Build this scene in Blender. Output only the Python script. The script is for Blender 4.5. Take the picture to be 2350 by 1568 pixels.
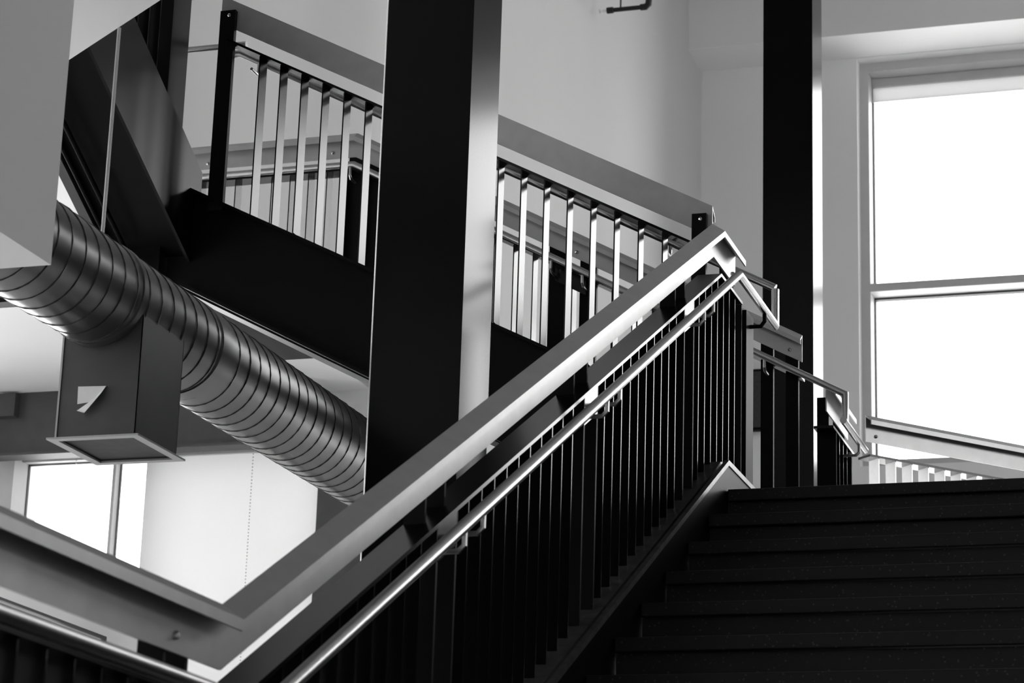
import bpy, bmesh, math, random
from mathutils import Vector, Matrix
random.seed(7)
for o in list(bpy.data.objects): bpy.data.objects.remove(o)
scene = bpy.context.scene
COL = scene.collection
Z0 = 1.476                      # eye height of the photographer above the ground floor
V = Vector

# ------------------------------------------------------------------ camera
F = 5690.0; PITCH = math.radians(16.35); ROLL = math.radians(1.85); YAW = math.radians(18.0)
fw = V((-math.sin(YAW)*math.cos(PITCH), math.cos(YAW)*math.cos(PITCH), math.sin(PITCH)))
rt = V((math.cos(YAW), math.sin(YAW), 0)); up = rt.cross(fw)
rt2 = rt*math.cos(ROLL) + up*math.sin(ROLL); up2 = up*math.cos(ROLL) - rt*math.sin(ROLL)
cd = bpy.data.cameras.new('camera'); cam = bpy.data.objects.new('camera', cd); COL.objects.link(cam)
m = Matrix.Identity(4)
for i in range(3):
    m[i][0] = rt2[i]; m[i][1] = up2[i]; m[i][2] = -fw[i]
m[0][3] = 0; m[1][3] = 0; m[2][3] = Z0
cam.matrix_world = m
cd.sensor_width = 36.0; cd.lens = F/2350*36.0; cd.clip_end = 200; cd.clip_start = 0.05
cd.dof.use_dof = True; cd.dof.focus_distance = 9.6; cd.dof.aperture_fstop = 9.0
scene.camera = cam

# ------------------------------------------------------------------ sky and exposure
SKY = 9.0
w = bpy.data.worlds.new('overcast_sky'); scene.world = w; w.use_nodes = True
w.node_tree.nodes['Background'].inputs[0].default_value = (1, 1, 1, 1)
w.node_tree.nodes['Background'].inputs[1].default_value = SKY
scene.view_settings.view_transform = 'Standard'
scene.view_settings.look = 'None'
scene.view_settings.gamma = 1.0
scene.view_settings.use_curve_mapping = False
scene.view_settings.exposure = 0.0

# ------------------------------------------------------------------ materials (all black-and-white)
def mat(name, v, rough=0.5, metal=0.0, ior=1.45, noise=None, bump=None, coat=0.0):
    M = bpy.data.materials.new(name); M.use_nodes = True
    nt = M.node_tree; b = nt.nodes['Principled BSDF']
    b.inputs['Base Color'].default_value = (v, v, v, 1)
    b.inputs['Roughness'].default_value = rough; b.inputs['Metallic'].default_value = metal
    b.inputs['IOR'].default_value = ior; b.inputs['Coat Weight'].default_value = coat
    tc = None
    if noise or bump:
        tc = nt.nodes.new('ShaderNodeTexCoord')
    if noise:                               # (scale, amount)
        n = nt.nodes.new('ShaderNodeTexNoise'); n.inputs['Scale'].default_value = noise[0]; n.inputs['Detail'].default_value = 6
        nt.links.new(tc.outputs['Object'], n.inputs['Vector'])
        r = nt.nodes.new('ShaderNodeMapRange'); r.inputs[1].default_value = 0.3; r.inputs[2].default_value = 0.7
        r.inputs[3].default_value = v*(1-noise[1]); r.inputs[4].default_value = v*(1+noise[1])
        nt.links.new(n.outputs['Fac'], r.inputs[0]); nt.links.new(r.outputs[0], b.inputs['Base Color'])
    if bump:
        n = nt.nodes.new('ShaderNodeTexNoise'); n.inputs['Scale'].default_value = bump[0]; n.inputs['Detail'].default_value = 3
        nt.links.new(tc.outputs['Object'], n.inputs['Vector'])
        bp = nt.nodes.new('ShaderNodeBump'); bp.inputs['Strength'].default_value = bump[1]; bp.inputs['Distance'].default_value = 0.004
        nt.links.new(n.outputs['Fac'], bp.inputs['Height']); nt.links.new(bp.outputs[0], b.inputs['Normal'])
    return M
M_BLACK = mat('black_steel_paint', 0.003, 0.5, ior=1.2, noise=(9, .15))
M_COLUMN = mat('black_column_gloss_paint', 0.002, 0.15, ior=1.22, noise=(6, .15))
M_BLACK2 = mat('black_stringer_gloss', 0.003, 0.3, ior=1.22, noise=(5, .2))
M_STRING = mat('black_stringer_paint', 0.002, 0.36, ior=1.16, noise=(7, .2))
M_CAP = mat('satin_grey_cap_steel', 0.46, 0.40, 0.75, noise=(14, .06))
M_BAL = mat('black_gloss_bar_paint', 0.003, 0.20, ior=1.33, noise=(18, .1))
M_WORN = mat('worn_skirt_steel', 0.20, 0.30, 0.85, noise=(25, .25))
M_RAIL = mat('stainless_handrail', 0.50, 0.30, 1.0, noise=(20, .05))
M_BOLT = mat('polished_bolt', 0.75, 0.18, 1.0, noise=(30, .05))
M_DUCT = mat('galvanized_duct', 0.17, 0.30, 0.9, noise=(5, .12), bump=(3.0, .25))
M_SEAM = mat('duct_seam', 0.04, 0.4, 0.8, noise=(12, .1))
M_BOX = mat('diffuser_sheet_metal', 0.085, 0.45, 0.5, noise=(8, .1))
M_FLANGE = mat('light_flange_edge', 0.42, 0.4, 0.5, noise=(20, .05))
M_DARK = mat('dark_grille', 0.035, 0.6, noise=(30, .2))
M_WALL = mat('white_wall_paint', 0.78, 0.85, noise=(1.2, .015), bump=(220, .06))
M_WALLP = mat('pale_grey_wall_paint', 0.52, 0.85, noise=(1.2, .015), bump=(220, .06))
M_WALLG = mat('grey_wall_paint', 0.80, 0.85, noise=(1.2, .02), bump=(220, .06))
M_CEIL = mat('ceiling_paint', 0.82, 0.9, noise=(1.0, .015))
M_DECK = mat('grey_roof_deck', 0.32, 0.9, noise=(1.0, .03))
M_FLOOR = mat('pale_concrete_floor', 0.72, 0.55, noise=(2.5, .08))
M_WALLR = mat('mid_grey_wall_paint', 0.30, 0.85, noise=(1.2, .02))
M_BACK = mat('pale_wall_behind', 0.80, 0.85, noise=(1.5, .03))
M_FRAME = mat('grey_window_frame', 0.50, 0.5, noise=(10, .03))
M_GASK = mat('dark_gasket', 0.04, 0.6, noise=(20, .1))
M_BEAM = mat('dark_grey_beam', 0.055, 0.55, noise=(8, .12))
M_PIPE = mat('black_iron_pipe', 0.008, 0.5, noise=(30, .2))
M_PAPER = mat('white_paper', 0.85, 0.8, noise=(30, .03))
M_CHAIN = mat('grey_bead_chain', 0.45, 0.4, 0.5, noise=(40, .05))
def stone():
    M = mat('speckled_black_terrazzo', 0.008, 0.45, ior=1.35)
    nt = M.node_tree; b = nt.nodes['Principled BSDF']
    tc = nt.nodes.new('ShaderNodeTexCoord'); vo = nt.nodes.new('ShaderNodeTexVoronoi'); vo.inputs['Scale'].default_value = 55
    nt.links.new(tc.outputs['Object'], vo.inputs['Vector'])
    r = nt.nodes.new('ShaderNodeMapRange'); r.inputs[1].default_value = 0.10; r.inputs[2].default_value = 0.22
    r.inputs[3].default_value = 0.05; r.inputs[4].default_value = 0.008
    nt.links.new(vo.outputs['Distance'], r.inputs[0]); nt.links.new(r.outputs[0], b.inputs['Base Color'])
    return M
M_STONE = stone()
M_PALE = mat('satin_pale_bar_steel', 0.55, 0.35, 0.9, noise=(18, .06))
def glass():
    M = bpy.data.materials.new('window_glass'); M.use_nodes = True; nt = M.node_tree
    for n in list(nt.nodes): nt.nodes.remove(n)
    out = nt.nodes.new('ShaderNodeOutputMaterial'); mx = nt.nodes.new('ShaderNodeMixShader')
    t = nt.nodes.new('ShaderNodeBsdfTransparent'); g = nt.nodes.new('ShaderNodeBsdfGlossy')
    g.inputs['Roughness'].default_value = 0.02; t.inputs[0].default_value = (.93, .93, .93, 1)
    fr = nt.nodes.new('ShaderNodeFresnel'); fr.inputs[0].default_value = 1.3
    nt.links.new(fr.outputs[0], mx.inputs[0]); nt.links.new(t.outputs[0], mx.inputs[1]); nt.links.new(g.outputs[0], mx.inputs[2])
    nt.links.new(mx.outputs[0], out.inputs[0]); return M
M_GLASS = glass()
def cloth(name, d, tr):
    M = bpy.data.materials.new(name); M.use_nodes = True; nt = M.node_tree
    for n in list(nt.nodes): nt.nodes.remove(n)
    out = nt.nodes.new('ShaderNodeOutputMaterial'); ad = nt.nodes.new('ShaderNodeAddShader')
    a = nt.nodes.new('ShaderNodeBsdfDiffuse'); a.inputs[0].default_value = (d, d, d, 1)
    b = nt.nodes.new('ShaderNodeBsdfTranslucent'); b.inputs[0].default_value = (tr, tr, tr, 1)
    nt.links.new(a.outputs[0], ad.inputs[0]); nt.links.new(b.outputs[0], ad.inputs[1]); nt.links.new(ad.outputs[0], out.inputs[0])
    return M
M_SHADE = cloth('white_roller_cloth', 0.45, 0.36)
M_SHADE2 = cloth('grey_roller_cloth', 0.5, 0.28)

# ------------------------------------------------------------------ mesh helpers (coordinates relative to the eye height, lifted by Z0)
class MB:
    def __init__(s): s.v = []; s.f = []
    def add(s, vs, fs):
        k = len(s.v); s.v += [tuple(q) for q in vs]; s.f += [tuple(i+k for i in f) for f in fs]; return s
    def box(s, x0, x1, y0, y1, z0, z1):
        x0, x1 = min(x0, x1), max(x0, x1); y0, y1 = min(y0, y1), max(y0, y1); z0, z1 = min(z0, z1), max(z0, z1)
        vs = [(x, y, z) for z in (z0, z1) for y in (y0, y1) for x in (x0, x1)]
        return s.add(vs, [(0,2,3,1),(4,5,7,6),(0,1,5,4),(2,6,7,3),(0,4,6,2),(1,3,7,5)])
    def hexa(s, o, a, b, c):                     # parallelepiped from corner o
        o, a, b, c = V(o), V(a), V(b), V(c)
        vs = [o+a*i+b*j+c*k for k in (0, 1) for j in (0, 1) for i in (0, 1)]
        return s.add(vs, [(0,2,3,1),(4,5,7,6),(0,1,5,4),(2,6,7,3),(0,4,6,2),(1,3,7,5)])
    def prism(s, poly, d):                       # polygon of 3-D points pushed along d
        n = len(poly); d = V(d); P = [V(p) for p in poly]
        vs = P + [p+d for p in P]
        fs = [tuple(reversed(range(n))), tuple(range(n, 2*n))] + [(i, (i+1) % n, (i+1) % n+n, i+n) for i in range(n)]
        return s.add(vs, fs)
    def sweep(s, prof, path, n):                 # profile (a along n, b along z) carried along a path in one vertical plane
        n = V(n); k = len(prof); vs = []; fs = []
        for p in path:
            for a, b in prof: vs.append(V(p)+n*a+V((0, 0, b)))
        for i in range(len(path)-1):
            for j in range(k):
                fs.append((i*k+j, i*k+(j+1) % k, (i+1)*k+(j+1) % k, (i+1)*k+j))
        fs.append(tuple(reversed(range(k)))); q = (len(path)-1)*k; fs.append(tuple(range(q, q+k)))
        return s.add(vs, fs)
    def tube(s, path, r, seg=14, caps=True):
        P = [V(p) for p in path]; vs = []; fs = []
        d0 = (P[1]-P[0]).normalized()
        ref = V((0, 0, 1)) if abs(d0.z) < .9 else V((1, 0, 0))
        e1 = d0.cross(ref).normalized(); e2 = d0.cross(e1).normalized()
        ring = [e1*math.cos(2*math.pi*i/seg)*r+e2*math.sin(2*math.pi*i/seg)*r for i in range(seg)]
        cur = [P[0]+q for q in ring]; vs += cur
        for i in range(1, len(P)):
            d = (P[i]-P[i-1]).normalized()
            nd = (P[i+1]-P[i]).normalized() if i < len(P)-1 else d
            pl = (d+nd)
            pl = pl.normalized() if pl.length > 1e-6 else d
            nx = []
            for q in cur:
                t = (P[i]-q).dot(pl)/d.dot(pl); nx.append(q+d*t)
            cur = nx; vs += cur
            for j in range(seg):
                fs.append(((i-1)*seg+j, (i-1)*seg+(j+1) % seg, i*seg+(j+1) % seg, i*seg+j))
        if caps:
            fs.append(tuple(reversed(range(seg)))); q = (len(P)-1)*seg; fs.append(tuple(range(q, q+seg)))
        return s.add(vs, fs)
    def ball(s, c, r, seg=10, rings=6):
        vs = [V(c)+V((0, 0, r))]; fs = []
        for i in range(1, rings):
            t = math.pi*i/rings
            for j in range(seg):
                p = 2*math.pi*j/seg; vs.append(V(c)+V((r*math.sin(t)*math.cos(p), r*math.sin(t)*math.sin(p), r*math.cos(t))))
        vs.append(V(c)-V((0, 0, r))); L = len(vs)-1
        for j in range(seg):
            fs.append((0, 1+j, 1+(j+1) % seg)); fs.append((L, L-seg+(j+1) % seg, L-seg+j))
            for i in range(rings-2):
                a = 1+i*seg; fs.append((a+j, a+seg+j, a+seg+(j+1) % seg, a+(j+1) % seg))
        return s.add(vs, fs)
    def mesh(s, name):
        me = bpy.data.meshes.new(name); me.from_pydata([tuple(p) for p in s.v], [], s.f)
        bm = bmesh.new(); bm.from_mesh(me); bmesh.ops.recalc_face_normals(bm, faces=bm.faces); bm.to_mesh(me); bm.free()
        me.update(); return me
def put(name, me, material, parent=None, loc=(0, 0, 0), lift=True, smooth=None, bevel=None):
    o = bpy.data.objects.new(name, me); COL.objects.link(o)
    if not me.materials: me.materials.append(material)
    o.location = V(loc)+(V((0, 0, Z0)) if lift else V((0, 0, 0)))
    if parent:
        o.parent = parent
        root = V((0, 0, 0)); q = parent
        while q: root += q.location if not q.get('_abs') else V((0, 0, 0)); q = q.parent
        # every parent keeps identity rotation: undo its world translation
        o.matrix_parent_inverse = Matrix.Translation(-wloc(parent))
    if smooth:
        for p in me.polygons: p.use_smooth = True
        md = o.modifiers.new('smooth_edges', 'EDGE_SPLIT'); md.split_angle = math.radians(smooth)
    if bevel:
        md = o.modifiers.new('rounded_edges', 'BEVEL'); md.width = bevel[0]; md.segments = bevel[1]; md.limit_method = 'ANGLE'
        md.harden_normals = False
    return o
def wloc(o):
    l = V(o.location)
    if o.parent: l = wloc(o.parent) + o.matrix_parent_inverse.translation + l
    return l
def mk(name, mb, material, parent=None, **k): return put(name, mb.mesh(name), material, parent, **k)
def thing(name, label, cat, loc, group=None):
    o = bpy.data.objects.new(name, None); COL.objects.link(o); o.location = V(loc)+V((0, 0, Z0)); o.empty_display_size = .1
    o['label'] = label; o['category'] = cat
    if group: o['group'] = group
    return o
def tag(o, label, cat, group=None):
    o['label'] = label; o['category'] = cat
    if group: o['group'] = group
    return o
def struct(name, mb, material, parent=None, label=None, **k):
    o = mk(name, mb, material, parent, **k)
    if parent is None: o['kind'] = 'structure'
    if label: o['label'] = label
    return o
GROUND = -Z0
CEIL = 12.4
YW = 25.0                       # plane of the big window wall
XL = -6.0                       # long white wall on the left

# ------------------------------------------------------------------ the setting
struct('floor', MB().box(-12.2, 7.3, -5.2, YW+.3, GROUND-.2, GROUND), M_FLOOR)
struct('ceiling', MB().box(-12.2, 7.3, -5.2, YW+.3, CEIL, CEIL+.2), M_DECK)
ZS = 4.64                       # ceiling of the lower side space
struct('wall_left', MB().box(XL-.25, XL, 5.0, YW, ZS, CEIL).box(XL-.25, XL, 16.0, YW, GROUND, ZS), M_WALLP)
struct('ceiling_side', MB().box(-12.0, XL-.25, 5.0, 16.0, ZS, ZS+.25), M_CEIL)
struct('wall_behind', MB().box(-12.0, 7.0, -5.2, -5.0, GROUND, CEIL), M_BACK)

def wall_with_holes(along, a0, a1, z0, z1, holes, c0, c1):
    """holes: list of (a0,a1,z0,z1) in one or two rows; boxes between them"""
    mb = MB()
    def bx(p, q, r, s):
        if q-p < 1e-4 or s-r < 1e-4: return
        if along == 'x': mb.box(p, q, c0, c1, r, s)
        else: mb.box(c0, c1, p, q, r, s)
    rows = sorted(set((h[2], h[3]) for h in holes)); z = z0
    for (r0, r1) in rows:
        bx(a0, a1, z, r0)
        a = a0
        for h in sorted([h for h in holes if (h[2], h[3]) == (r0, r1)]):
            bx(a, h[0], r0, r1); a = h[1]
        bx(a, a1, r0, r1); z = r1
    bx(a0, a1, z, z1)
    return mb
WZ0, WZ1 = 6.13, 10.71
bays = [(-4.27, -1.55), (-1.25, 1.25), (1.55, 4.05), (4.35, 6.7)]
holes = [(a, b, WZ0, WZ1) for a, b in bays] + [(a, b, -.9, 3.2) for a, b in bays]
struct('wall_back', wall_with_holes('x', XL, 7.0, GROUND, CEIL, holes, YW, YW+.55), M_WALL)
rb = [(15.4, 19.8)]  # unseen right-wall bay, added for diffuse fill light
holes_r = [(a, b, WZ0, WZ1) for a, b in rb] + [(9.6, 12.8, 3.7, 5.7)]
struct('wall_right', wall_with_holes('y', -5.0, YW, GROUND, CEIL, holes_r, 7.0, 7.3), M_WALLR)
# bulkhead hanging in front of the window wall
struct('ceiling_bulkhead', MB().box(XL, 7.0, YW-.64, YW, 10.72, CEIL), M_WALL)

WN = [0]
def window(a0, a1, z0, z1, along, c, depth, trans, mull, inward, t=.085, k=.014, mw=.03):
    """frame with transoms and panes; c = inner plane of the frame, glass set back"""
    WN[0] += 1
    root = bpy.data.objects.new('window_%d' % WN[0], None); COL.objects.link(root)
    root['kind'] = 'structure'
    root.location = V(((a0+a1)/2, c, z0)) + V((0, 0, Z0)) if along == 'x' else V((c, (a0+a1)/2, z0)) + V((0, 0, Z0))
    def B(mb, p, q, r0, r1, d0, d1):
        if along == 'x': mb.box(p, q, c+inward*d0, c+inward*d1, r0, r1)
        else: mb.box(c+inward*d0, c+inward*d1, p, q, r0, r1)
        return mb
    f = MB()
    B(f, a0, a0+t, z0, z1, 0, depth); B(f, a1-t, a1, z0, z1, 0, depth)
    B(f, a0+t, a1-t, z0, z0+t, 0, depth); B(f, a0+t, a1-t, z1-t, z1, 0, depth)
    mk('window_frame', f, M_FRAME, root)
    zs = [z0+t] + [q for tr in trans for q in (tr-.045, tr+.045)] + [z1-t]
    ms = [a0+t] + [q for mm in mull for q in (mm-mw, mm+mw)] + [a1-t]
    for tr in trans: mk('transom', B(MB(), a0+t, a1-t, tr-.045, tr+.045, 0, depth), M_FRAME, root)
    for mm in mull: mk('mullion', B(MB(), mm-mw, mm+mw, z0+t, z1-t, -.001, depth), M_FRAME, root)
    for i in range(0, len(zs), 2):
        for j in range(0, len(ms), 2):
            p, q, r0, r1 = ms[j], ms[j+1], zs[i], zs[i+1]
            g = MB()
            B(g, p, p+k, r0, r1, depth*.72, depth*.98); B(g, q-k, q, r0, r1, depth*.72, depth*.98)
            B(g, p+k, q-k, r0, r0+k, depth*.72, depth*.98); B(g, p+k, q-k, r1-k*1.4, r1, depth*.72, depth*.98)
            pane = mk('pane', B(MB(), p+k, q-k, r0+k, r1-k*1.4, depth*.84, depth*.88), M_GLASS, root)
            mk('gasket', g, M_GASK, pane)
    # portal just outside helps sampling of the sky through this opening
    ld = bpy.data.lights.new('sky_portal', 'AREA'); ld.shape = 'RECTANGLE'; ld.cycles.is_portal = True
    lo = bpy.data.objects.new('sky_portal', ld); COL.objects.link(lo)
    ld.size = a1-a0; ld.size_y = z1-z0
    off = c+inward*(depth+.2)
    if along == 'x':
        lo.location = ((a0+a1)/2, off, (z0+z1)/2+Z0); lo.rotation_euler = (math.radians(90 if inward < 0 else -90), 0, 0)
    else:
        lo.location = (off, (a0+a1)/2, (z0+z1)/2+Z0); lo.rotation_euler = (math.radians(90), 0, math.radians(90*inward))
        ld.size = a1-a0; ld.size_y = z1-z0
    return root
for a, b in bays: window(a, b, WZ0, WZ1, 'x', YW+.16, .34, [8.125], [], 1, t=.1)
for a, b in bays: window(a, b, -.9, 3.2, 'x', YW+.16, .34, [1.2], [], 1, t=.1)  # unseen lower row, added so the floor bounces light onto undersides
for a, b in rb: window(a, b, WZ0, WZ1, 'y', 7.05, .2, [8.01], [(a+b)/2], 1)

window(9.6, 12.8, 3.7, 5.7, 'y', 7.05, .2, [], [11.2], 1)  # unseen low bay, added to brighten the angled railing and right-facing walls
sw = [(1.5, 5.8), (6.2, 10.5), (10.9, 13.0)]  # unseen side-wall windows, added to brighten the lower side space
struct('wall_side', wall_with_holes('y', -5.0, 16.2, GROUND, CEIL, [(a, b, -.9, 4.3) for a, b in sw], -12.3, -12.0), M_WALL)
for a, b in sw: window(a, b, -.9, 4.3, 'y', -12.05, .2, [1.6], [(a+b)/2], -1)
# window wall at the end of the side space, under the low ceiling
YS = 16.0
hs = [(-9.02, -7.97, 0.4, 4.245), (-7.95, -6.57, 0.4, 4.245), (-11.8, -9.35, 0.4, 4.245)]
struct('wall_side_end', wall_with_holes('x', -12.0, XL-.25, GROUND, ZS, hs, YS, YS+.3), M_WALL)
window(-9.02, -7.97, 0.4, 4.245, 'x', YS+.03, .10, [], [-8.25], 1, t=.02, k=.006, mw=.012)
window(-7.95, -6.57, 0.4, 4.245, 'x', YS+.03, .10, [], [], 1, t=.02, k=.006)
window(-11.8, -9.35, 0.4, 4.245, 'x', YS+.05, .16, [], [-10.5], 1, t=.02)
struct('wall_side_pier', MB().box(-6.56, XL-.02, YS-.14, YS, GROUND, 4.25), M_BEAM)
struct('trim_1', MB().box(-9.13, -8.95, YS-.20, YS, GROUND, 4.20), M_FRAME)

# drywall bulkhead and soffit over the foreground
struct('ceiling_drop', MB().box(-5.6, -3.2, .6, 5.75, 2.07, 6.2), M_WALLG)
sof = [(-3.05, 5.76), (-3.05, 6.17), (-3.707, 6.65), (-5.6, 8.03), (-5.6, 5.76)]
struct('ceiling_soffit', MB().prism([V((x, y, 3.09)) for x, y in sof], (0, 0, .35)), M_CEIL)

# ------------------------------------------------------------------ stair parts
RISE, RUN = 0.16, 0.3025; SL = RISE/RUN
CAPP = [(-.049, -.10), (-.049, .033), (0, 0), (0, -.023), (-.006, -.023), (-.006, -.004), (-.043, .022), (-.043, -.10)]
RAILP = [(-.105, -.181), (-.105, -.169), (-.012, -.169), (-.012, -.181)]
def lerp_path(path, s):
    for (s0, z0), (s1, z1) in zip(path, path[1:]):
        if s0-1e-6 <= s <= s1+1e-6: return z0+(z1-z0)*(s-s0)/(s1-s0)
    return path[0][1] if s < path[0][0] else path[-1][1]
def guard(name, label, origin, u, n, ridge, foot, bars, posts=(), pairs=(), plates=(), hand=None, brackets=(), group=None, bolts=(), rail_to=None, bm=None):
    """origin (x,y) of s=0 on the ridge line, u along the run, n towards the walking side; ridge [(s,z)], foot(s)->z"""
    u = V((u[0], u[1], 0)).normalized(); n = V((n[0], n[1], 0)).normalized(); O = V((origin[0], origin[1], 0))
    at = lambda s, z, a=0: O+u*s+n*a+V((0, 0, z))
    s0 = ridge[0][0]; t = thing(name, label, 'railing', at(s0, foot(s0)), group)
    P = [at(s, z) for s, z in ridge]
    mk('cap_rail', MB().sweep(CAPP, P, n), M_CAP, t)
    mk('top_rail', MB().sweep(RAILP, P if rail_to is None else [at(s, z) for s, z in rail_to], n), M_BAL, t)
    cache = {}
    for s in bars:
        h = lerp_path(ridge, s)-.181-foot(s); key = round(h, 2)
        if key not in cache:
            me = MB().hexa(u*-.003+n*-.095, u*.006, n*.075, V((0, 0, key))).mesh('baluster'); cache[key] = me
        put('baluster', cache[key], bm or M_BAL, t, at(s, lerp_path(ridge, s)-.181-key))
    for s in posts:
        zr = lerp_path(ridge, s)
        mk('post', MB().hexa(at(s-.006, foot(s), -.105), u*.012, n*.09, V((0, 0, zr-.183-foot(s)))).hexa(at(s-.006, zr-.183, -.105), u*.012, n*.055, V((0, 0, .173))), M_BLACK, t)
    for s, wd in plates:                                     # wide plate posts bolted outside the cap
        zt = lerp_path(ridge, s)-.03; p = mk('post_plate', MB().hexa(at(s-wd/2, foot(s)-.05, -.075), u*wd, n*.024, V((0, 0, zt-foot(s)+.05))), M_BLACK, t)
        mk('bolt', MB().ball(at(s-wd*.12, zt-.025, -.076), .009), M_BOLT, p)
    for (sa, sb) in pairs:                                   # splice plate and bolts between paired posts
        za, zb = lerp_path(ridge, sa), lerp_path(ridge, sb)
        mk('splice_plate', MB().prism([at(sa, za-.27, -.021), at(sb, zb-.27, -.021), at(sb, zb-.183, -.021), at(sa, za-.183, -.021)], n*.006), M_BAL, t)
    for s in bolts:
        mk('bolt', MB().ball(at(s, lerp_path(ridge, s)-.068, -.041), .009), M_BOLT, t)
    if hand:
        h = mk('handrail', MB().tube([at(*q) for q in hand], .0165, 16), M_RAIL, t, smooth=35)
        for s in brackets:
            zc = lerp_path(ridge, s)-.178
            mk('bracket', MB().tube([at(s, zc-.065, -.02), at(s, zc-.065, .04), at(s, zc-.05, .055), at(s, zc-.012, .055)], .007, 8), M_RAIL, h, smooth=40)
    return t
def frange(a, b, st):
    r = []; k = 0
    while a+k*st <= b+1e-6: r.append(a+k*st); k += 1
    return r

# ---- main flight
YN, ZN = 8.638, 2.047            # top nosing
XA, XB = -1.96, -0.36
fl = thing('stair_flight', 'wide black terrazzo stair flight climbing to the landing by the window', 'stairs', ((XA+XB)/2, YN-13*RUN, ZN-14*RISE))
for k in range(14):
    y, z = YN-k*RUN, ZN-k*RISE
    if k > 0:
        tr = mk('tread', MB().box(XA+.004, XB-.004, y-.025, y+RUN-.001, z-.045, z), M_STONE, fl, bevel=(.004, 2))
    mk('riser', MB().box(XA+.004, XB-.004, y, y+.03, z-RISE, z-.046), M_STONE, fl)
def skirt(x0, x1, s):
    def pt(x, y, dz): return V((x, y, min(ZN+(y-YN)*SL, ZN)+dz))
    y0 = YN-13*RUN-.25
    yk = YN-.0+0.006
    poly = [(y0, ZN+(y0-YN)*SL+.107), (8.50, ZN+(8.50-YN)*SL+.175)]
    top = [(y0, ZN+(y0-YN)*SL+.107), (8.635, ZN+.106), (9.28, ZN+.106)]
    bot = [(9.28, ZN-.30), (8.75, ZN-.30), (y0, ZN+(y0-YN)*SL-.36)]
    return MB().prism([V((x0, a, b)) for a, b in top+bot], (x1-x0, 0, 0))
mk('stringer', skirt(XA-.012, XA, 1), M_STRING, fl)
mk('stringer', skirt(XB, XB+.012, 1), M_STRING, fl)
def toplip(x0, x1, dz0, dz1):
    y0 = YN-13*RUN-.25
    top = [(y0, ZN+(y0-YN)*SL+.107), (8.635, ZN+.106), (9.28, ZN+.106)]
    return MB().sweep([(x0, dz0), (x1, dz0), (x1, dz1), (x0, dz1)], [V((0, a, b)) for a, b in top], (1, 0, 0))
mk('skirt_lip', toplip(XA-.013, XA+.004, -.012, .008), M_WORN, fl)
mk('base_rail', toplip(-2.125, XA-.026, -.03, .004), M_WORN, fl)
mk('stringer_web', toplip(-2.125, -2.105, -.42, -.031), M_STRING, fl)

def foot_main(s): return min(max(ZN-14*RISE+.1, ZN+(s-YN)*SL+.07), ZN+.07)
ridge_main = [(2.4, .84), (4.49, .84), (8.733, 3.083), (9.104, 3.083)]
hr_main = [(2.4, .662, .055), (4.49, .662, .055), (8.733, 2.905, .055), (9.405, 2.905, .055), (9.405, 3.055, .055)]
prs = [(4.245, 4.345), (5.66, 5.80), (6.93, 7.07), (8.17, 8.31)]
pp = [q for p in prs for q in p]
bars = []
edges = [2.4] + pp + [9.10]
for a, b in zip(edges[::2], edges[1::2]):
    k = max(1, round((b-a)/.1018)); bars += [a+(b-a)*i/k for i in range(1, k)]
g1 = guard('stair_railing', 'long steel bar railing along the open edge of the wide terrazzo flight', (-2.0, 0), (0, 1), (1, 0), ridge_main, foot_main,
      bars, posts=pp+[9.10], pairs=prs[1:], hand=hr_main, brackets=[4.245, 4.345, 5.66, 5.80, 6.93, 7.07, 8.17, 8.31], bolts=[4.27, 9.05],
      rail_to=[(2.4, .84), (4.49, .84), (8.733, 3.083), (9.104, 3.083)])
mk('end_post', MB().box(-2.105, -2.005, 9.14, 9.27, ZN+.11, 3.083-.19), M_BLACK, g1)
mk('bracket', MB().tube([(-2.02, 9.2, 2.84), (-1.96, 9.2, 2.84), (-1.945, 9.2, 2.86), (-1.945, 9.2, 2.895)], .008, 8), M_BLACK, g1)

# ---- landings
lp = [(-2.12, YN+.001), (XB+.4, YN+.001), (XB+.4, 13.3), (-.35, 13.3), (-2.06, 11.64), (-2.06, 9.30), (-2.12, 9.30)]
l1 = thing('stair_landing', 'black stair landing at the head of the wide flight', 'landing', (-1.2, 10.5, ZN-.3))
mk('landing_slab', MB().prism([V((x, y, ZN-.3)) for x, y in lp], (0, 0, .30)), M_STONE, l1)
mk('nosing', MB().box(XA+.004, XB-.004, YN-.025, YN+.0, ZN-.045, ZN), M_STONE, l1, bevel=(.004, 2))
l0 = thing('stair_landing', 'low stair landing at the foot of the wide flight', 'landing', (-1.2, 3.4, ZN-14*RISE-.3))
mk('landing_slab', MB().box(-2.12, XB+.4, 2.35, 4.67, ZN-14*RISE-.3, ZN-14*RISE), M_STONE, l0)
mk('leg', MB().box(-2.0, -1.88, 2.6, 2.72, GROUND, ZN-14*RISE-.3), M_BLACK, l0)
mk('leg', MB().box(-.5, -.38, 2.6, 2.72, GROUND, ZN-14*RISE-.3), M_BLACK, l0)

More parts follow.
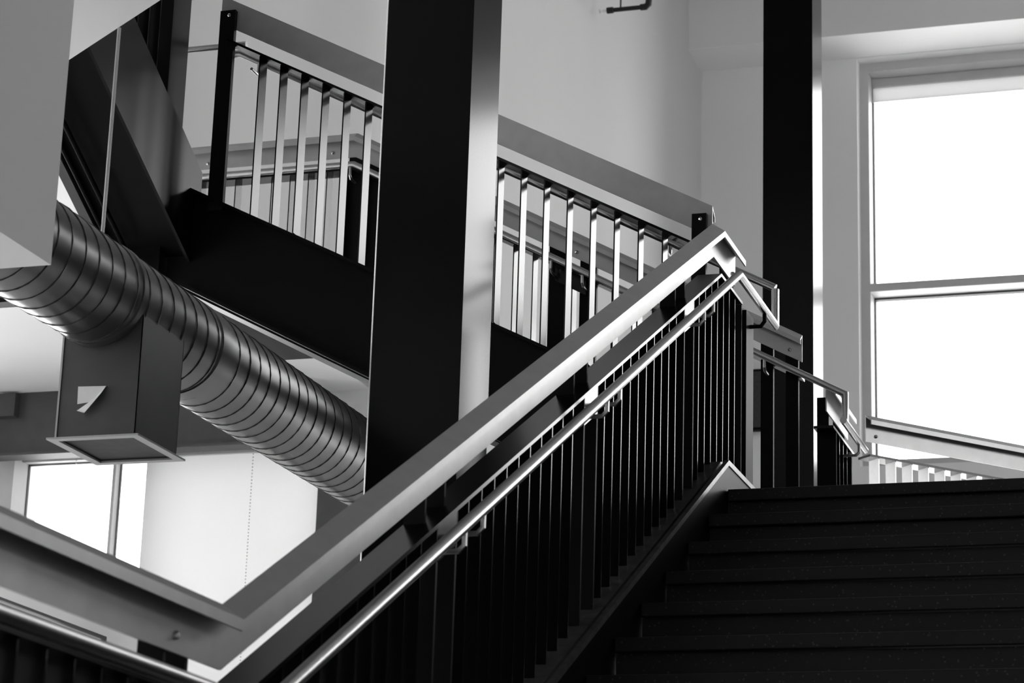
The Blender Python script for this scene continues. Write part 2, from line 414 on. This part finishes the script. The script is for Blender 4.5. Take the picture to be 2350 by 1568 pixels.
# ---- upper flight, climbing to the left behind the first railing
YU0, YU1 = 9.349, 11.05          # ridge lines of its two railings
X0U = -1.88
nosing_u = lambda x: ZN+RISE+(X0U-x)*SL
Z2 = ZN+9*RISE                   # second landing
f2 = thing('stair_flight', 'black steel stair flight rising behind the tall column', 'stairs', (-3.1, 10.2, ZN))
for k in range(9):
    x = X0U-k*RUN; z = ZN+RISE*(k+1)
    if k < 8: mk('tread', MB().box(x-RUN+.002, x+.025, 9.385, 11.0, z-.045, z), M_STONE, f2)
    mk('riser', MB().box(x-.03, x, 9.385, 11.0, z-RISE, z-.046), M_STONE, f2)
def stringer_u(y0, fl_dir):
    xr, xl = -2.13, -4.52
    tz = lambda x: 2.828+(-2.867-x)*.497
    bz = lambda x: 2.744+(-3.645-x)*.515
    web = MB().prism([V((xr, y0, tz(xr))), V((xr, y0, bz(xr))), V((xl, y0, bz(xl)-.01)), V((xl-.09, y0, bz(xl)-.01)), V((xl-.09, y0, tz(xl)-.05)), V((xl, y0, tz(xl)))], (0, .014, 0))
    tf = MB().prism([V((xr, y0, tz(xr)-.014)), V((xl, y0, tz(xl)-.014)), V((xl, y0, tz(xl))), V((xr, y0, tz(xr)))], (0, fl_dir*.05, 0))
    bf = MB().prism([V((xr, y0, bz(xr))), V((xl, y0, bz(xl))), V((xl, y0, bz(xl)+.016)), V((xr, y0, bz(xr)+.016))], (0, fl_dir*.055, 0))
    return web, tf, bf
for y0, d in ((9.30, -1),):
    wb, tf, bf = stringer_u(y0, d)
    st = mk('stringer', wb, M_STRING, f2)
    mk('flange', tf, M_STRING, st); mk('flange', bf, M_STRING, st)
    bz_ = lambda x: 2.744+(-3.645-x)*.515
    mk('bottom_plate', MB().prism([V((-2.13, 9.315, bz_(-2.13))), V((-4.52, 9.315, bz_(-4.52))), V((-4.52, 9.315, bz_(-4.52)+.012)), V((-2.13, 9.315, bz_(-2.13)+.012))], (0, .29, 0)), M_STRING, st)
nu = lambda x: ZN+RISE+(X0U-x)*SL
mk('stringer', MB().prism([V((-2.0, 11.01, nu(-2.0)+.16)), V((-2.0, 11.01, max(nu(-2.0)-.1, ZN))), V((-4.52, 11.01, nu(-4.3)-.1)), V((-4.52, 11.01, nu(-4.3)+.16))], (0, .03, 0)), M_STRING, f2)
foot_u = lambda s: 2.828+((-2.867)-(-2.183-s))*.497+.0
# near railing: s measured from x=-2.183 towards -x
zb = lambda x: 3.395-.033+(-2.183-x)*.5192
ridge_n = [(0, zb(-2.183)), (2.25, zb(-4.433))]
bn = [(-2.183+4.211)-i*.1018 for i in range(0, 19)]
hn = [(-.238, 3.055, .055), (-.238+.001, zb(-1.945)-.178, .055), (2.19, zb(-4.373)-.178, .055)]
hn = [(-.238, zb(-1.945)-.178, .055), (2.19, zb(-4.373)-.178, .055), (2.25, zb(-4.373)-.178, .055)]
g2 = guard('stair_railing', 'railing on the column side of the black steel flight, lit bars backed by white wall', (-2.183, YU0), (-1, 0), (0, 1), ridge_n, foot_u,
      [b for b in bn if .1 < b < 2.16], plates=[(.05, .06), (2.207, .072)], hand=hn, brackets=[.2, 1.12, 2.1], rail_to=[(0, zb(-2.183)), (2.19, zb(-4.373))])
# far railing
zf = lambda x: 4.16-.033+(-3.66-x)*.5288
xc = -4.476
zl2 = zf(xc)
ridge_f = [(0, zf(-2.165)), (-2.165-xc, zl2), (-2.165+5.46, zl2)]
foot_f = lambda s: min(zf(-2.165-s)-1.0, Z2+.02) if s < -2.165-xc else Z2+.02
pf = [1.06, 1.22, 2.20, 2.30, 3.27]
bf_ = [s for s in frange(.42, 3.24, .1018) if all(abs(s-q) > .04 for q in pf)]
hf = [(-.22, 2.905, .055+.0), (-.22, zf(-1.945)-.178, .055), (-2.165-xc-.03, zl2-.178, .055), (3.27, zl2-.178, .055)]
g3 = guard('stair_railing', 'railing on the wall side of the black steel flight, turning level along the upper landing', (-2.165, YU1), (-1, 0), (0, -1), ridge_f, foot_f,
      bf_, posts=[3.27], plates=[(.05, .06), (.17, .06), (1.06, .085), (1.22, .085), (2.20, .08), (2.31, .08)], pairs=[(1.06, 1.22)], hand=hf, brackets=[.16, 1.06, 1.22, 2.30], bolts=[.06, 1.12, 2.24, 2.44, 3.14])

# second landing
l2 = thing('stair_landing', 'black upper stair landing reached by the steel flight', 'landing', (-5.2, 10.2, Z2-.3))
mk('landing_slab', MB().box(-5.48, X0U-8*RUN-.032, 9.33, 11.1, Z2-.09, Z2), M_STRING, l2)
mk('edge_beam', MB().box(-5.48, -4.62, 9.24, 9.32, 3.17, Z2-.02), M_STRING, l2)

# ---- third flight, coming forward over the duct
f3 = thing('stair_flight', 'dark upper stair flight coming forward above the spiral duct', 'stairs', (-4.7, 9.2, Z2))
t3 = lambda y: 3.967+(8.964-y)*.56
b3 = lambda y: 3.468+(8.981-y)*.545
YE = 9.30
for x0, x1 in ((-4.514, -4.50), (-4.86, -4.846)):
    mk('stringer', MB().prism([V((x0, YE+.06, b3(YE+.06)+.02)), V((x0, YE+.06, t3(YE+.06))), V((x0, 6.9, t3(6.9))), V((x0, 6.9, b3(6.9)))], (x1-x0, 0, 0)), M_BLACK2 if x1 > -4.6 else M_STRING, f3)
mk('soffit_pan', MB().prism([V((-4.846, YE, b3(YE)+.05)), V((-4.846, YE, b3(YE)+.062)), V((-4.846, 6.9, b3(6.9)+.062)), V((-4.846, 6.9, b3(6.9)+.05))], (.332, 0, 0)), M_STRING, f3)
mk('flange', MB().prism([V((-4.89, YE-.1, b3(YE-.1)-.012)), V((-4.89, YE-.1, b3(YE-.1))), V((-4.89, 6.9, b3(6.9))), V((-4.89, 6.9, b3(6.9)-.012))], (.044, 0, 0)), M_BEAM, f3)
for k in range(7):
    y, z = 9.19-k*RUN, Z2+RISE*(k+1)
    mk('tread', MB().box(-4.846 if k == 0 else -5.4, -4.514, y-RUN, y+.02, z-.045, z), M_STONE, f3)
for xq in (-4.80, -4.74):
    tag(mk('conduit', MB().tube([(xq, 9.19, b3(9.19)-.035), (xq, 6.9, b3(6.9)-.035)], .011, 10), M_STRING, smooth=40), 'slim dark sloping conduit under the upper flight', 'conduit', 'sloping conduits under the upper flight')
ridge_3 = [(0, 4.70), (.22, 4.70), (2.2, 4.70+1.98*.545)]
g4 = guard('stair_railing', 'dark railing on the uppermost flight above the duct', (-4.615, 9.22), (0, -1), (-1, 0), ridge_3, lambda s: t3(9.22-s)-.01,
      frange(.34, 1.6, .1018), plates=[(.11, .2)], posts=[.235], hand=[(0.02, 4.52, .055), (.22, 4.52, .055), (2.2, 4.52+1.98*.545, .055)], brackets=[.25])
mk('return_rail', MB().tube([(-4.35, 9.404, 4.365), (-4.64, 9.404, 4.365)], .014, 10), M_RAIL, g2, smooth=40)

# ---- landing-edge railings by the window
g5 = guard('stair_railing', 'short level railing between the steel flight and the angled pale railing', (-2.0, 11.06), (0, 1), (1, 0), [(0, 3.083), (.56, 3.083)], lambda s: ZN+.02,
      [.2, .3, .4], posts=[.09, .5], hand=[(-.115+.0, 2.905, .055), (.47, 2.905, .055)], brackets=[.3])
dd = V((.63, .69, 0)).normalized()
g6 = guard('stair_railing', 'pale level railing set at an angle in front of the tall window', (-1.925, 11.60), (dd.x, dd.y), (dd.y, -dd.x), [(0, 3.075), (1.9, 3.075)], lambda s: ZN+.02,
      frange(.06, 1.85, .1018), bolts=[.06], bm=M_PALE)

# ------------------------------------------------------------------ columns
def column(label, x0, x1, y0, y1):
    t = thing('steel_column', label, 'column', ((x0+x1)/2, (y0+y1)/2, GROUND))
    mk('shaft', MB().box(x0, x1, y0, y1, GROUND+.03, CEIL), M_COLUMN, t, bevel=(.028, 6), smooth=50)
    mk('base_plate', MB().box(x0-.08, x1+.08, y0-.08, y1+.08, GROUND, GROUND+.03), M_BLACK, t)
column('thick glossy black column beside the spiral duct', -2.972, -2.649, 7.60, 7.907)
column('tall black column next to the big window', -3.185, -2.855, 15.0, 15.33)

# ------------------------------------------------------------------ duct, diffuser, hangers
XD, ZD, RD = -3.42, 2.218, .1595
d = thing('spiral_duct', 'dark round spiral duct running under the steel flight', 'duct', (XD, 7.5, ZD-RD))
mk('duct_tube', MB().tube([(XD, 5.75, ZD), (XD, 15.6, ZD)], RD, 56), M_DUCT, d, smooth=30)
hp = []; pitch = .085; y = 5.8
while y < 12.0:
    for i in range(28):
        a = -2*math.pi*i/28; hp.append((XD+math.cos(a)*RD, y+pitch*i/28, ZD+math.sin(a)*RD))
    y += pitch
mk('spiral_seam', MB().tube(hp, .0032, 5, caps=False), M_SEAM, d)
for yy in (7.02,):
    mk('joint_band', MB().tube([(XD, yy, ZD), (XD, yy+.07, ZD)], RD+.004, 56), M_DUCT, d, smooth=30)
bx = thing('air_diffuser', 'square sheet metal diffuser box hanging under the spiral duct', 'diffuser', (-3.41, 6.6, 1.77))
X1, X2, Y1, Y2, ZB = -3.535, -3.275, 6.475, 6.765, 1.775
wl = MB()
wl.box(X1, X2, Y1, Y1+.003, ZB, 2.18).box(X1, X2, Y2-.003, Y2, ZB, 2.16).box(X1, X1+.003, Y1, Y2, ZB, 2.16).box(X2-.003, X2, Y1, Y2, ZB, 2.2)
mk('box_wall', wl, M_BOX, bx)
q = .022
fr_ = MB().box(X1-q, X2+q, Y1-q, Y1+.006, ZB-.006, ZB).box(X1-q, X2+q, Y2-.006, Y2+q, ZB-.006, ZB).box(X1-q, X1+.006, Y1+.006, Y2-.006, ZB-.006, ZB).box(X2-.006, X2+q, Y1+.006, Y2-.006, ZB-.006, ZB)
mk('flange', fr_, M_FLANGE, bx)
mk('corner_seam', MB().box(X1-.004, X1+.002, Y1-.004, Y1-.0005, ZB, 2.1), M_FLANGE, bx)
mk('grille', MB().box(X1+.007, X2-.007, Y1+.007, Y2-.007, ZB+.004, ZB+.008), M_DARK, bx)
tagm = MB()
yy = Y1-.002
tagm.prism([V((-3.474, yy, 1.935)), V((-3.38, yy, 1.932)), V((-3.425, yy, 1.885)), V((-3.472, yy, 1.88))], (0, -.001, 0))
tagm.prism([V((-3.38, yy-.001, 1.932)), V((-3.388, yy-.016, 1.905)), V((-3.436, yy-.020, 1.846)), V((-3.466, yy-.012, 1.856)), V((-3.425, yy-.001, 1.885))], (0, -.0012, 0))
tag(mk('paper_tag', tagm, M_PAPER), 'white paper label with a curled corner stuck to the diffuser box', 'label')
hr_ = thing('duct_hanger', 'thin steel hanger rod holding the spiral duct', 'hanger', (XD, 6.47, ZD))
mk('rod', MB().tube([(XD, 6.445, ZD+RD), (XD, 6.445, 3.09)], .006, 8), M_FLANGE, hr_)
mk('clamp', MB().tube([(XD, 6.432, ZD), (XD, 6.458, ZD)], RD+.005, 48), M_DUCT, hr_, smooth=30)

# ------------------------------------------------------------------ side space: beam, ledge, shades, chains
b = thing('steel_beam', 'dark steel beam under the low ceiling above the side windows', 'beam', (-7.6, YS-.4, 4.29))
mk('web', MB().box(-9.07, -6.6, YS-.40, YS-.38, 4.175, ZS), M_BEAM, b)
mk('flange', MB().box(-9.07, -6.6, YS-.46, YS-.30, 4.155, 4.175), M_BEAM, b)
mk('end_plate', MB().box(-9.09, -9.07, YS-.47, YS-.29, 4.14, ZS), M_BLACK, b)
mk('clip', MB().box(-8.98, -8.84, YS-.47, YS-.40, 4.45, 4.62), M_BEAM, b)
lg = thing('wall_ledge', 'white boxed ledge beside the side windows', 'ledge', (-7.5, 14.2, 2.62))
mk('ledge_box', MB().box(-7.9, -7.5, 12.4, 14.65, 2.65, 2.88), M_WALL, lg)
mk('ledge_box', MB().box(-7.9, -7.55, 14.65, 15.91, 2.60, 2.88), M_WALL, lg)
mk('shadow_track', MB().box(-7.53, -7.50, 12.4, 14.65, 2.632, 2.65), M_GASK, lg)
mk('shadow_track', MB().box(-7.53, -7.50, 14.63, 14.65, 2.58, 2.632), M_GASK, lg)
mk('support', MB().box(-7.9, -7.88, 14.7, 15.91, GROUND, 2.60), M_WALL, lg)
def shade(label, x0, x1, y, z0, z1, mt, cass):
    t = thing('roller_shade', label, 'window shade', ((x0+x1)/2, y, z0))
    mk('cloth', MB().box(x0, x1, y, y+.002, z0, z1), mt, t)
    mk('hem_bar', MB().box(x0, x1, y-.006, y+.008, z0-.02, z0), mt, t)
    mk('cassette', MB().box(x0, x1, y-.03, y+.05, z1-cass, z1), M_FRAME, t)
shade('white roller shade drawn down over the side window', -7.945, -6.575, YS-.05, .6, 4.225, M_SHADE, .03)
shade('grey roller shade half raised at the head of the tall window', -4.165, -1.655, YW+.40, 10.36, 10.605, M_SHADE2, .10)
def chain(label, x, y, z0, z1):
    mb = MB(); z = z1
    while z > z0:
        mb.ball((x, y, z), .0055, 6, 4); z -= .024
    tag(mk('bead_chain', mb, M_CHAIN), label, 'chain')
chain('bead chain hanging in front of the bare side window', -8.52, YS-.06, 2.2, 4.2)
chain('bead chain hanging in front of the drawn white shade', -7.09, YS-.10, 2.2, 4.2)

# ------------------------------------------------------------------ sprinkler pipe
YP = 20.5
zp = .463*YP
s = thing('sprinkler_pipe', 'black iron sprinkler branch high beside the white wall', 'pipe', (-5.5, YP, zp))
xa, xb = -.288*YP, -.265*YP
mk('pipe_run', MB().tube([(xa+.09, YP, zp), (xb-.03, YP, zp), (xb, YP, zp+.03), (xb, YP, CEIL)], .021, 12), M_PIPE, s, smooth=35)
mk('elbow', MB().tube([(xb-.08, YP, zp), (xb-.03, YP, zp), (xb-.005, YP, zp+.022), (xb, YP, zp+.08)], .031, 12), M_PIPE, s, smooth=35)
mk('coupling', MB().tube([(xa+.07, YP, zp), (xa+.13, YP, zp)], .030, 12), M_PIPE, s, smooth=35)
hd = mk('sprinkler_head', MB().tube([(xa+.07, YP, zp), (xa+.03, YP, zp)], .014, 10).tube([(xa-.005, YP, zp), (xa, YP, zp)], .02, 10).tube([(xa+.03, YP-.012, zp), (xa, YP-.012, zp)], .003, 6).tube([(xa+.03, YP+.012, zp), (xa, YP+.012, zp)], .003, 6), M_BOLT, s, smooth=35)
mk('hanger', MB().tube([(xa+.2, YP, zp), (xa+.2, YP, CEIL)], .008, 8), M_PIPE, s)

# ------------------------------------------------------------------ dark panel on the far wall
wp = thing('wall_panel', 'small black panel on the far wall behind the landing railing', 'panel', (-5.35, YW-.05, 6.55))
mk('panel_body', MB().box(-5.55, -5.20, YW-.09, YW, 6.55, 7.22), M_BLACK, wp, bevel=(.008, 2))
mk('grille', MB().box(-5.52, -5.23, YW-.096, YW-.091, 6.58, 7.19), M_DARK, wp)

# ------------------------------------------------------------------ pale strip added to draw the bright reflection along the thick column's edge
glint_strip = tag(mk('conduit', MB().tube([(-2.980, 7.625, GROUND), (-2.980, 7.625, CEIL)], .0065, 10), M_PAPER, smooth=40), 'slim pale vertical conduit along the side of the thick black column', 'conduit')
